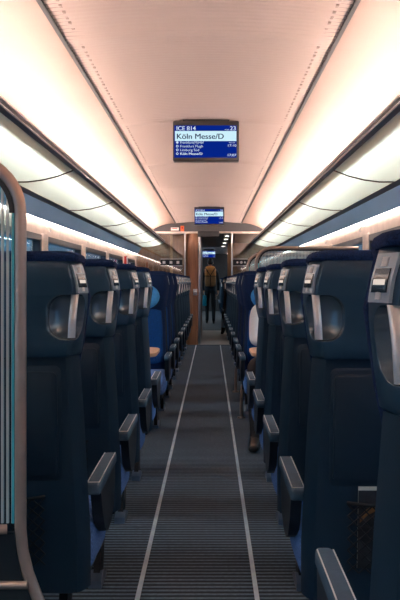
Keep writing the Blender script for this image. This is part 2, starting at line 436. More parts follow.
# ------------------------------------------------------------------ seat pair prototypes
def w_of(z):
    K = [(.30, .236), (.45, .238), (.80, .224), (.985, .213), (1.08, .228), (1.155, .236), (1.20, .231), (1.25, .218), (1.29, .20)]
    for (a, wa), (b, wb) in zip(K, K[1:]):
        if z <= b: return wa+(wb-wa)*max(0, (z-a))/(b-a)
    return K[-1][1]
def yr(z): return -.04-.104*(z-.30)          # rear face of the back shell
def plan(xc, w, y, d, c=.020, e=.006):
    """head shell plan: wide at the front, chamfered cheeks, flat rear"""
    R = [(w, y+d), (w-c*.5, y+d*.45), (w-c-.002, y+.010), (w-c-.008, y+.002), (w-c-.02, y)]
    L = [(-x, yy) for x, yy in R[::-1]]
    return [(xc+x, yy) for x, yy in R+L]
def head_shell_mesh(xc, side):
    mb = MB(); rings = []
    for z in (.987, .995, 1.02, 1.06, 1.10, 1.14, 1.165, 1.20, 1.235, 1.250, 1.257):
        w = w_of(z); y = yr(z)-.022
        if z == .987: w -= .006; y += .006
        if z > 1.24: y += (z-1.24)*.9
        rings.append([(px, py, z) for px, py in plan(xc, w, y, .100)])
    mb.loft(rings); me = mb.mesh('head_shell', M['shell'], 40)
    me.materials.append(M['recess'])
    xe = xc+side*w_of(1.1)                   # aisle edge
    cut = MB()
    x0, x1 = sorted((xe+side*.04, xe-side*.098))
    cut.box(x0, x1, yr(1.1)-.12, yr(1.1)+.056, 1.036, 1.162, bev=.046, seg=7)
    cme = cut.mesh('cut', M['recess'], 40)
    def setup(o):
        co = bpy.data.objects.new('tmpcut', cme); C.objects.link(co)
        b = o.modifiers.new('b', 'BOOLEAN'); b.operation = 'DIFFERENCE'; b.object = co; b.solver = 'EXACT'
        b.material_mode = 'TRANSFER'
        v = o.modifiers.new('v', 'BEVEL'); v.width = .005; v.segments = 3; v.material = 1; v.limit_method = 'ANGLE'; v.angle_limit = math.radians(40)  # bevelled edges take the paler lining as their highlight
        return [co]
    out = bake(me, setup); finish(out, 40); return out

def seat_pair(s):
    """two-seat bench; s=+1 stands right of the aisle facing +Y, s=-1 left. Local x: aisle edge at -s"""
    t = thing('train_seat', '', 'train seat', (s*CEN, 0, 0))
    mir = (s < 0)
    def part(n, mb, m, par=None, angle=35):
        return obj(n, mb.mesh(n, m, angle, mirror=mir), par or t)
    for q, xc in enumerate((.540-CEN, 1.030-CEN)):
        # shell of the headrest, its grip and display
        me = head_shell_mesh(xc, -1)
        if mir:
            me.transform(Matrix.Scale(-1, 4, (1, 0, 0))); me.flip_normals(); finish(me, 40)
        hs = obj('head_shell', me, t)
        mb = MB(); rings = []
        for k in range(9):
            z = 1.043+.120*k/8; w = w_of(z)
            x = xc-.236+.030+.004*(1.1-z)/.07; y = yr(1.1)-.018+.020*(k/8-.5)-.010*math.sin(PI*k/8)
            rings.append([(x+px, y+py, z) for px, py in rrect(-.0105, .0105, -.009, .010, .008, 4)])
        mb.loft(rings); h = part('grip_handle', mb, M['grip'], hs, 50)
        # reservation display on the aisle cheek
        def cheek(u, z, off):       # u 0 rear corner .. 1 front edge
            w = w_of(z); y = yr(z)-.022
            a = Vector((xc-(w-.022), y+.010, z)); b = Vector((xc-w, y+.100, z))
            nrm = Vector((-(b-a).y, (b-a).x, 0)).normalized()
            if nrm.x > 0: nrm = -nrm
            return a+(b-a)*u+nrm*off
        def slab(u0, u1, z0, z1, o0, o1, n=4):
            m_ = MB(); rg = []
            for k in range(n+1):
                z = z0+(z1-z0)*k/n
                rg.append([cheek(u0, z, o0), cheek(u1, z, o0), cheek(u1, z, o1), cheek(u0, z, o1)])
            return m_.loft(rg)
        pl = part('seat_display', slab(.02, .86, 1.166, 1.244, .001, .007), M['plate'], hs)
        part('display_screen', slab(.14, .74, 1.182, 1.220, .007, .009), M['screen'], pl)
        part('pictogram', slab(.22, .66, 1.194, 1.203, .009, .0105), M['glyph'], pl)
        part('pictogram', slab(.34, .56, 1.223, 1.238, .007, .009), M['glyphw'], pl)
        part('pictogram', slab(.36, .54, 1.171, 1.183, .007, .009), M['glyphw'], pl)
        # lower back shell
        mb = MB(); rings = []
        for z in (.292, .300, .33, .45, .60, .80, .95, .986):
            w = w_of(z); y = yr(z)
            if z < .295: w -= .02; y += .02
            rings.append([(px, py, z) for px, py in plan(xc, w-.004, y, .07, .022)])
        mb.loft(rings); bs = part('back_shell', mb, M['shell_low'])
        mb = MB(); rings = []
        def fr(z, d): return yr(z)-d
        # tray table: raised rounded slab following the lean, with a proud rim round it
        def panel(x0, x1, z0, z1, d0, d1, r):
            m_ = MB()
            ring = rrect(x0, x1, z0, z1, r, 4)
            ins = rrect(x0+.004, x1-.004, z0+.004, z1-.004, r, 4)
            m_.loft([[(px, fr(pz, d0), pz) for px, pz in ring], [(px, fr(pz, d1-.003), pz) for px, pz in ring], [(px, fr(pz, d1), pz) for px, pz in ins]])
            return m_
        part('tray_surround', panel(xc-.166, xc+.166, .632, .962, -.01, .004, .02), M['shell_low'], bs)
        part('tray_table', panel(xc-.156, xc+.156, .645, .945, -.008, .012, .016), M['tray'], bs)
        lk = MB().box(xc-.03, xc+.03, fr(.955, .010), fr(.955, 0), .943, .957, bev=.003); part('tray_latch', lk, M['shell'], bs)
        # net pocket
        mb = MB()
        mb.tube([(xc-.115, fr(.585, .002), .585), (xc-.06, fr(.585, .024), .583), (xc+.06, fr(.585, .024), .583), (xc+.115, fr(.585, .002), .585)], .005, 8)
        nx, nz = 7, 6
        def netp(u, v):
            z = .385+.195*v; d = .002+.026*math.sin(PI*min(max(u, 0), 1))*(.4+.6*v)
            return (xc-.112+.224*u, fr(z, d), z)
        for k in range(-nz, nx+1):
            for sg in (1, -1):
                pts = []
                for i in range(0, nz*2+1):
                    v = i/(nz*2); u = (k+v*nz)/nx if sg > 0 else (k+nz-v*nz)/nx
                    if -.001 <= u <= 1.001: pts.append(netp(u, v))
                if len(pts) > 1: mb.tube(pts, .0022, 5)
        part('net_pocket', mb, M['net'], bs, 80)
        # upholstery: backrest, head cushion, rim over the shell top
        mb = MB(); rings = []
        for z, dw, y0, y1, r in ((.44, -.03, .075, .15, .03), (.47, -.014, .068, .175, .04), (.60, -.006, .066, .185, .045), (.80, -.005, .066, .175, .045),
                                 (.95, -.003, .066, .165, .045), (1.02, .008, .075, .165, .03), (1.155, .011, .075, .185, .03), (1.235, .009, .073, .185, .03)):
            w = w_of(z)+dw; y = yr(z)
            rings.append([(xc+(px-xc)*(1-.11*(py-y-y0)/(y1-y0)), py, z) for px, py in rrect(xc-w, xc+w, y+y0, y+y1, r, 4)])
        for z, dw, y0, y1 in ((1.262, .004, .0, .18), (1.272, .0, .004, .175), (1.28, -.012, .014, .165), (1.284, -.035, .03, .15)):
            w = w_of(1.25)+dw; y = yr(z)-.012
            rings.append([(px, py, z) for px, py in rrect(xc-w, xc+w, y+y0, y+y1, .03, 4)])
        # step where the fabric wraps over the shell top
        w = w_of(1.255)+.004
        rings.insert(8, [(px, py, 1.252) for px, py in rrect(xc-w, xc+w, yr(1.252)+.095, yr(1.252)+.182, .03, 4)])
        rings.insert(9, [(px, py, 1.2555) for px, py in rrect(xc-w, xc+w, yr(1.255)-.010, yr(1.255)+.17, .03, 4)])
        mb.loft(rings); bk = part('backrest', mb, M['navy'], None, 50)
        mb = MB(); rings = []
        for k in range(11):
            a = -PI/2*.97+PI*.97*k/10; z = 1.07+.106*math.sin(a); h = math.cos(a)
            rings.append([(px, py, z) for px, py in rrect(xc-.03-.135*h, xc+.03+.135*h, yr(z)+.15, yr(z)+.172+.055*h, .05, 5)])
        mb.loft(rings); part('head_pillow', mb, M['pillow'], bk, 70)
        mb = MB(); rings = []
        for z, k in ((.52, .7), (.535, .96), (.60, 1), (.80, .97), (.93, .93), (.955, .9), (.965, .66)):
            y = yr(z)+.15-(0 if k > .9 else .012)
            rings.append([(px, py, z) for px, py in rrect(xc-.195*k, xc+.195*k, y, y+.045, .02, 4)])
        mb.loft(rings); part('back_cushion', mb, M['blue'], bk, 60)
        # seat cushion
        mb = MB(); rings = []
        for y, z0, z1, k in ((.045, .34, .45, .015), (.10, .31, .475, 0), (.30, .30, .478, 0), (.42, .30, .482, 0), (.47, .305, .472, .004), (.50, .325, .445, .012), (.512, .36, .41, .03)):
            rings.append([(px, y, pz) for px, pz in rrect(xc-.230+k, xc+.230-k, z0, z1, .045, 4)])
        mb.loft(rings); part('seat_cushion', mb, M['cushion'], None, 60)
    # armrests: aisle side, middle
    for x in (.298-CEN, .785-CEN):
        mb = MB(); rings = []
        for y, z0, z1, k in ((-.002, .577, .602, .006), (.006, .572, .608, 0), (.25, .575, .611, 0), (.45, .577, .612, 0), (.485, .58, .606, .005), (.492, .586, .60, .012)):
            rings.append([(px, y, pz) for px, pz in rrect(x-.0225+k, x+.0225-k, z0, z1, .008, 3)])
        mb.loft(rings); a = part('armrest', mb, M['arm'], None, 50)
        mb = MB()
        for dx in (-.0175, .0175):
            mb.loft([[(x+dx-.0014, y, z), (x+dx+.0014, y, z), (x+dx+.0014, y, z+.0022), (x+dx-.0014, y, z+.0022)] for y, z in ((.012, .607), (.25, .6102), (.45, .6112))])
        mb.box(x-.017, x+.017, .010, .013, .606, .6095)
        part('bright_inlay', mb, M['alu'], a)
        mb = MB().prism([(.06, .574), (.47, .579), (.465, .50), (.42, .44), (.34, .405), (.25, .40), (.17, .43), (.11, .49)], 'x', x-.016, x+.016)
        part('armrest_panel', mb, M['armbody'], a)
    # under frame and leg
    mb = MB().box(.34-CEN, 1.345-CEN, .10, .42, .255, .302, bev=.01); fr_ = part('seat_frame', mb, M['under'])
    mb = MB().prism([(.02, .0), (.15, .0), (.15, .03), (.24, .258), (.14, .258), (.03, .04)], 'x', .392-CEN, .418-CEN)
    lg = part('leg', mb, M['under'])
    mb = MB().prism([(-.02, .0), (.16, .0), (.16, .018), (.05, .05), (-.02, .028)], 'x', .380-CEN, .430-CEN)
    part('foot_cover', mb, M['foot'], lg)
    return t

R = seat_pair(1); L = seat_pair(-1)
index_tree(R); index_tree(L)
used = {1: False, -1: False}
def place(sidex, y, facing, label, group=None):
    """sidex +1 right / -1 left of the aisle; facing +1 away from the camera, -1 toward it"""
    k = sidex*facing                 # which hand of prototype
    src = R if k > 0 else L
    if not used[k]: o = src; used[k] = True
    else: o = copy_tree(src)
    o.location = (sidex*CEN, y, 0); o.rotation_euler = (0, 0, 0 if facing > 0 else PI)
    o['label'] = label
    if group: o['group'] = group
    return o
AW = {-1: [2.65, 3.55, 4.50, 5.45], 1: [1.53, 2.58, 3.52, 4.47, 5.42]}
FC = [7.55, 8.50, 9.45]
FAR = [10.05+.95*k for k in range(7)]
SN = {-1: 'left', 1: 'right'}
for sx in (-1, 1):
    n = SN[sx]
    for i, y in enumerate(AW[sx]):
        if i == 0 and sx < 0: ex = 'dark teal train bench left of the aisle, right behind the near striped glass partition'
        elif i == 0: ex = 'dark teal train bench at the right picture edge, cut off and nearest of all'
        elif i == 1 and sx > 0: ex = 'dark teal train bench right of the aisle with a magazine in its net pocket'
        elif i == len(AW[sx])-1: ex = 'train bench %s of the aisle, back turned, just in front of the table bay' % n
        else: ex = 'dark teal train bench %s of the aisle, back turned, %s from the camera' % (n, ORD[i])
        place(sx, y, 1, ex, 'benches with backs turned in the near %s rows' % n)
    for i, y in enumerate(FC):
        ex = ['blue train bench facing the camera behind the %s table' % n,
              'navy train bench facing the camera %s of the aisle, one row behind the bay' % n,
              'navy train bench facing the camera %s of the aisle, two rows behind the bay' % n][i]
        place(sx, y, -1, ex, 'benches facing the camera %s of the aisle' % n)
    for i, y in enumerate(FAR):
        ex = 'small far train bench %s of the aisle, back turned, %s of the far rows' % (n, ORD[i])
        if i == 6: ex = 'farthest train bench %s of the aisle, just before the glass end wall' % n
        place(sx, y, 1, ex, 'far benches with backs turned %s of the aisle' % n)
place(1, 18.4, 1, 'dark train bench just past the glass end wall, right of the doorway', 'benches beyond the doorway')
place(1, 19.45, 1, 'dark train bench past the glass end wall, under the person in pale jeans', 'benches beyond the doorway')
for i, y in enumerate((25.2, 26.2, 27.2, 28.2)):
    place(1, y, 1, 'tiny dark bench in the far saloon, right side, %s from the doorway' % ORD[i], 'benches beyond the doorway')

# magazine in the net pocket of the near right bench
t = thing('magazine', 'magazine with white top edge and brown cover in the right bench net pocket', 'magazine', (.555, 2.58, .39))
mb = MB(); Z = lambda z: z-.39
def magp(x0, x1, z0, z1, d0, d1):
    f = lambda z, d: yr(z)-d
    return MB().loft([[(x0, f(z0, d0), Z(z0)), (x1, f(z0, d0), Z(z0)), (x1, f(z0, d1), Z(z0)), (x0, f(z0, d1), Z(z0))],
                      [(x0, f(z1, d0), Z(z1)), (x1, f(z1, d0), Z(z1)), (x1, f(z1, d1), Z(z1)), (x0, f(z1, d1), Z(z1))]])
build('pages', magp(-.10, .08, .40, .632, .004, .009), M['paper'], t)
build('cover', magp(-.10, .08, .40, .622, .009, .0105), M['print'], t)
mb = MB(); f = lambda z, d: yr(z)-d
mb.loft([[(-.095+.16*k/8, f(.53+.075*(k/8)**.6, .0106), Z(.53+.075*(k/8)**.6)), (-.095+.16*k/8, f(.55+.07*(k/8)**.6, .0106), Z(.55+.07*(k/8)**.6)), (-.095+.16*k/8, f(.55+.07*(k/8)**.6, .0116), Z(.55+.07*(k/8)**.6)), (-.095+.16*k/8, f(.53+.075*(k/8)**.6, .0116), Z(.53+.075*(k/8)**.6))] for k in range(9)])
build('cover_stripe', mb, M['brown'], t)

# ------------------------------------------------------------------ tables in the bay
for sx in (-1, 1):
    t = thing('bay_table', 'peach wooden table in the %s table bay between facing benches' % SN[sx], 'table', (sx*.85, 6.5, 0), group='tables in the two bays')
    ring = rrect(-.52, .495, -.30, .30, .12, 6)
    if sx < 0: ring = [(-x, y) for x, y in ring][::-1]
    ins = [(x*.985, y*.975) for x, y in ring]
    mb = MB().loft([[(x, y, .674) for x, y in ins], [(x, y, .68) for x, y in ring], [(x, y, .70) for x, y in ring], [(x, y, .705) for x, y in ins]])
    build('tabletop', mb, M['table'], t)
    mb = MB().tube([(sx*.15, 0, .02), (sx*.12, 0, .35), (sx*.05, 0, .675)], [.035, .03, .04], 14); build('table_leg', mb, M['tablefoot'], t)
    mb = MB().tube([(sx*.15, 0, 0), (sx*.15, 0, .02)], [.12, .10], 24); build('base_plate', mb, M['tablefoot'], t)

# ------------------------------------------------------------------ windbreak partitions (tube frame, striped glass)
def windbreak(sx, y, top, xe, label, group=None):
    t = thing('glass_windbreak', label, 'partition', (sx*xe, y, 0), group=group)
    W = 1.34-xe; r = .017; rad = .135
    # local x: 0 at aisle post, + toward the wall
    P = [(-.13, 0, 0), (-.13, 0, .20), (-.12, 0, .27), (-.07, 0, .37), (-.045, 0, .42), (-.018, 0, .49), (-.005, 0, .545), (0, 0, .60)]
    P += [(0, 0, z) for z in (1.0, top-rad-.02)]
    P += [(rad-rad*math.cos(a), 0, top-rad+rad*math.sin(a)) for a in [math.radians(8*k) for k in range(0, 12)]]
    P += [(W, 0, top)]; r = .0145
    fx = lambda pts: [(sx*x, yy, z) for x, yy, z in pts]
    build('tube_frame', MB().tube(fx(P), r, 14), M['tube'], t, angle=60)
    # seal strip + cyan edge just inside the frame
    def inner(d, th, y0=-.006, y1=.006, zb=.71):
        rr = rad-d
        path = [(d, zb)]+[(rad-rr*math.cos(a), top-rad+rr*math.sin(a)) for a in [math.radians(9*k) for k in range(0, 11)]]+[(W, top-d)]
        return path
    def strip(d0, d1, y0, y1, zb, i0, i1):
        a = inner(d0, 0, zb=zb)[i0:i1]; b = inner(d1, 0, zb=zb)[i0:i1]
        return MB().loft([[(sx*p[0], y0, p[1]), (sx*q[0], y0, q[1]), (sx*q[0], y1, q[1]), (sx*p[0], y1, p[1])] for p, q in zip(a, b)])
    g = inner(.0205, 0, zb=.612)
    poly = [(sx*x, z) for x, z in g]+[(sx*W, .612)]
    pane = build('striped_pane', MB().prism(poly, 'y', -.004, .004), M['striped'], t)
    build('glass_edge', strip(.0145, .0205, -.005, .005, .612, 0, 2), M['edge'], pane)
    build('seal_strip', strip(.0135, .026, -.007, .007, .612, 1, 99), M['solid'], pane)
    build('rail', MB().tube(fx([(.030, -.012, .600), (.038, -.014, .600), (W, -.014, .600)]), .012, 12), M['tube'], t)
    build('lower_panel', MB().prism([(sx*-.10, .12), (sx*W, .12), (sx*W, .59), (sx*.014, .59), (sx*-.002, .49), (sx*-.045, .39), (sx*-.10, .27)], 'y', -.008, .008), M['solid'], t)
    build('lower_rail', MB().tube(fx([(-.02, -.016, .466), (W, -.016, .466)]), .010, 12), M['tube'], t)
    build('floor_plate', MB().tube(fx([(-.13, 0, 0), (-.13, 0, .012)]), .035, 16), M['tube'], t)
    return t
windbreak(-1, 2.20, 1.50, .415, 'striped glass windbreak with curved tube frame at the left picture edge')
windbreak(1, 7.93, 1.49, .445, 'striped glass windbreak right of the aisle behind the bay bench')
windbreak(1, 9.78, 1.49, .445, 'second striped glass windbreak right of the aisle, the farther one')

# ------------------------------------------------------------------ ceiling displays
def text(body, size, m, parent, x, z, y, width=None, bold=0, heavy=0, align='LEFT', name='text'):
    cu = bpy.data.curves.new('txt', 'FONT'); cu.body = body; cu.size = size; cu.align_x = align
    cu.extrude = .0006; cu.offset = bold
    def setup(o): return []
    o = bpy.data.objects.new('tmp', cu); C.objects.link(o)
    bpy.context.view_layer.update(); dg = bpy.context.evaluated_depsgraph_get()
    me = bpy.data.meshes.new_from_object(o.evaluated_get(dg), depsgraph=dg)
    bpy.data.objects.remove(o)
    xs = [v.co.x for v in me.vertices]
    k = (width/(max(xs)-min(xs))) if width else 1
    me.transform(Matrix.Diagonal((k, 1, 1, 1)))
    if heavy:                                     # heavier strokes: the same outline three times, a hair apart
        bm = bmesh.new(); bm.from_mesh(me)
        for dx in (-heavy, heavy):
            g = bmesh.ops.duplicate(bm, geom=list(bm.verts)[:len(me.vertices)]+list(bm.edges)[:len(me.edges)]+list(bm.faces)[:len(me.polygons)])
            bmesh.ops.translate(bm, verts=[q for q in g['geom'] if isinstance(q, bmesh.types.BMVert)], vec=(dx, 0, dx*.1))
        bm.to_mesh(me); bm.free()
    me.transform(Matrix.Rotation(PI/2, 4, 'X'))
    me.materials.clear(); me.materials.append(m)
    return obj(name, me, parent, (x, y, z))
U = .45/66
def pxx(px): return (px-206)*U
def pzz(py): return (141-py)*U
def display(loc, label):
    t = thing('ceiling_display', label, 'display', loc, group='blue destination displays under the ceiling')
    mb = MB(); z0, z1 = pzz(161), pzz(121)
    ring = rrect(-.225, .225, z0, z1, .008, 3); ins = rrect(-.222, .222, z0+.003, z1-.003, .008, 3)
    mb.loft([[(x, .09, z) for x, z in ins], [(x, .08, z) for x, z in ring], [(x, .002, z) for x, z in ring], [(x, 0, z) for x, z in ins]])
    h = build('housing', mb, M['bezel'], t)
    build('ceiling_mount', MB().box(-.16, .16, .02, .075, z1-.004, z1+.04), M['bezel'], t)
    s = build('screen', MB().box(pxx(174.2), pxx(236.6), -.002, .004, pzz(157.6), pzz(125.4)), M['sblue'], t)
    build('pale_band', MB().box(pxx(175), pxx(236.4), -.0035, -.001, pzz(141), pzz(131)), M['sband'], s)
    y = -.0035
    text('ICE 814', .040, M['stext'], s, pxx(176.2), pzz(130.3), y, 19*U, 0, .0006)
    text('23', .040, M['stext'], s, pxx(229.8), pzz(130.3), y, 5.6*U, 0, .0006)
    text('Wagen', .012, M['stext'], s, pxx(224.6), pzz(130.1), y, 4.6*U)
    text('Köln Messe/D', .051, M['sdark'], s, pxx(176.4), pzz(138.9), y-.002, 46.6*U, 0, .0010)
    for i, (b, wd, bo) in enumerate((('Frankfurt(M)Hbf', 23.5, 0), ('Frankfurt Flugh', 22.6, 0), ('Limburg Süd', 18.8, 0), ('Köln Messe/D', 22, .0008))):
        py = 143.6+3.75*i
        text(b, .023, M['stext'], s, pxx(180.0), pzz(py), y, wd*U, 0, bo)
        c = MB(); n = 14; pc = (pxx(177.3), pzz(py-1.2))
        r0 = 0 if i == 0 else .0045
        rin = [(pc[0]+r0*math.cos(2*PI*k/n), y, pc[1]+r0*math.sin(2*PI*k/n)) for k in range(n)]
        ro = [(pc[0]+.0085*math.cos(2*PI*k/n), y, pc[1]+.0085*math.sin(2*PI*k/n)) for k in range(n)]
        if i == 0: c.face(ro)
        else: c.loft([ro, rin], caps=False)
        build('stop_marker', c, M['stext'], s)
    text('17:10', .023, M['stext'], s, pxx(227.2), pzz(146.6), y, 8.2*U)
    text('17:07', .023, M['stext'], s, pxx(227.0), pzz(156.2), y, 8.4*U, 0, .0005)
    text('Ankunft', .010, M['stext'], s, pxx(229), pzz(143), y, 6*U)
    return t
d1 = display((.014, 6.17, 2.154), 'large blue destination display reading Köln Messe/D, the nearer one under the ceiling')
index_tree(d1)
d2 = copy_tree(d1); d2.location = (.022, 13.55, 2.170); d2['label'] = 'smaller-looking blue destination display near the end wall under the ceiling'
d3 = copy_tree(d1); d3.location = (-.02, 30.5, 2.11); d3['label'] = 'tiny blue display seen through the doorway above the walking person'

# ------------------------------------------------------------------ end wall of the saloon
prof = [(-1.275, 1.86), (-1.26, 1.90), (-1.19, 2.02), (-1.10, 2.115), (-1.0, 2.185), (-.90, 2.232), (-.80, 2.262), (-.70, 2.28), (-.6, 2.286)]
prof += [(-.6+1.2*k/12, ceil_z(-.6+1.2*k/12)+.004) for k in range(1, 12)] + [(-x, z) for x, z in prof[::-1]]
low = [(.95, 2.128), (-.95, 2.128)]
mb = MB()
up = [p for p in prof if p[1] > 2.14]
ring = up+[(1.06, 2.128), (-1.06, 2.128)]
# concave grey header: front face dished
mb.loft([[(x, 17.20, z) for x, z in ring], [(x, 17.02, z) for x, z in ring], [(x, 16.97, z) for x, z in [(x, z) if z > 2.2 else (x, z) for x, z in ring]]])
struct('wall_end', mb, M['header'])
struct('trim_end', MB().box(-1.1, 1.1, 16.955, 17.20, 2.098, 2.128), M['cream_trim'])
struct('trim_header', MB().box(-.20, .20, 16.93, 17.22, 2.03, 2.13, bev=.01), M['header_dark'])

def end_glass(sx, label):
    t = thing('glass_end_partition', label, 'partition', (sx*.442, 17.04, 0))
    build('pole', MB().cyl((0, 0, 0), (0, 0, 2.098), .016, 16), M['chrome'], t)
    build('glass_pane', MB().box(min(sx*.018, sx*.90), max(sx*.018, sx*.90), -.005, .005, .06, 2.095), M['pane'], t)
    build('bottom_rail', MB().box(min(sx*.018, sx*.90), max(sx*.018, sx*.90), -.015, .015, 0, .06), M['alu'], t)
    x0, x1 = (.05, .46) if sx < 0 else (.025, .30)
    st = build('sign_strip', MB().box(min(sx*x0, sx*x1), max(sx*x0, sx*x1), -.009, -.005, 1.50, 1.60), M['strip'], t)
    for zz in (1.485, 1.615):
        build('white_line', MB().box(min(sx*x0, sx*x1), max(sx*x0, sx*x1), -.009, -.005, zz-.005, zz+.005), M['white'], st)
    for k in range(3):
        xm = x0+(x1-x0)*((.2, .52, .84) if sx < 0 else (.28, .55, .80))[k]
        m_ = MB()
        if sx < 0: m_.box(sx*xm-.026, sx*xm+.026, -.0105, -.009, 1.524, 1.576, bev=0)
        else: m_.cyl((sx*xm, -.0105, 1.55), (sx*xm, -.009, 1.55), .026 if k == 1 else .02, 14)
        build('pictogram', m_, M['white'], st)
    return t
end_glass(-1, 'left glass end partition with a dark strip of three white pictograms')
end_glass(1, 'right glass end partition with a chrome pole beside the doorway')

# signs on the header
t = thing('exit_sign', 'small white sign with red marks on the grey header, top left', 'sign', (-.63, 16.962, 2.175))
build('plate', MB().box(-.075, .075, -.006, .004, -.028, .028, bev=.003), M['white'], t)
build('red_mark', MB().box(-.05, .045, -.008, -.006, .002, .014), M['red'], t)
build('red_arrow', MB().prism([(-.085, 0), (-.07, .012), (-.07, -.012)], 'y', -.008, -.005), M['red'], t)
t = thing('indicator_plate', 'small orange plate on the grey header beside the white sign', 'sign', (-.49, 16.962, 2.175))
build('plate', MB().box(-.033, .033, -.006, .004, -.05, .06, bev=.003), M['orange'], t)
build('symbol', MB().cyl((0, -.008, .02), (0, -.006, .02), .016), M['red'], t)

# wooden cabin wall and curved column left of the doorway
struct('wall_cabin', MB().box(-1.36, -.40, 17.50, 17.56, 0, 2.6), M['wood_dark'])
build('wood_edge_reflection', MB().box(-.74, -.69, 17.44, 17.50, 0, 2.1, bev=.008), M['wood_reflected'], bpy.data.objects['wall_cabin'])  # solid strip standing in for a lit wood edge reflected in the glass
ring = [(-.16, 21.6), (-.42, 21.6), (-.42, 17.25)]+[(-.29+.13*math.cos(math.radians(a)), 17.19+.16*math.sin(math.radians(a))) for a in range(190, 351, 10)]+[(-.16, 17.25)]
wc = struct('wall_corridor', MB().loft([[(x, y, 0) for x, y in ring], [(x, y, 2.098) for x, y in ring]]), M['wood'], angle=40)
build('metal_edge', MB().tube([(-.172, 17.09, 0), (-.172, 17.09, 2.095)], .024, 16), M['chrome'], wc)
k = build('door_knob', MB().ell((-.25, 17.005, .99), (.03, .03, .03)), M['alu'], wc)
build('knob_plate', MB().box(-.29, -.21, 17.03, 17.045, .93, 1.05, bev=.004), M['chrome'], k)

struct('wall_vestibule', MB().box(.44, 1.36, 21.50, 21.56, 0, 2.098), M['wood_dark'])
# vestibule ceiling with spot lamps
struct('ceiling_vestibule', MB().box(-1.36, 1.36, 17.2, 24.0, 2.10, 2.16), M['vceil'])
for i, (y, nm) in enumerate(((17.9, 'nearest'), (19.3, 'second'), (21.2, 'third'), (23.2, 'farthest'))):
    t = thing('ceiling_spot', 'small round ceiling spot lamp beyond the doorway, %s of four' % nm, 'lamp', (.37, y, 2.099), group='spot lamps beyond the doorway')
    build('lamp_lens', MB().cyl((0, 0, -.012), (0, 0, -.002), .04, 20), M['spot'], t)
    build('bezel_ring', MB().loft([[(rr*math.cos(2*PI*k/20), rr*math.sin(2*PI*k/20), z) for k in range(20)] for rr, z in ((.042, -.002), (.042, -.014), (.056, -.010), (.058, 0))], caps=False), M['alu'], t)

# far saloon
struct('ceiling_far', MB().box(-1.37, 1.37, 24.0, YF, 2.28, 2.34), M['ceil'])
struct('wall_far', MB().box(-1.4, 1.4, YF, YF+.06, 0, 2.34), M['header_dark'])
struct('trim_far', MB().box(-1.37, 1.37, 23.98, 24.02, 2.16, 2.30), M['vceil'])
for sx in (-1, 1):
    tag(build('light_strip', MB().box(sx*.75-.06, sx*.75+.06, 24.5, YF-.3, 2.255, 2.2798), M['farlight']), '%s ceiling light strip in the far saloon beyond the doorway' % SN[sx], 'light')

# emergency hammer on the left pillar
t = thing('emergency_hammer', 'small red emergency hammer box on the far left window pillar', 'hammer', (-1.345, PILL[9]-.02, 1.53))
build('case', MB().box(0, .035, -.05, .05, -.07, .07, bev=.008), M['red'], t)
build('hammer_handle', MB().cyl((.042, 0, -.05), (.042, 0, .03), .008, 10), M['alu'], t)
build('hammer_head', MB().cyl((.042, -.03, .04), (.042, .03, .04), .011, 10), M['alu'], t)

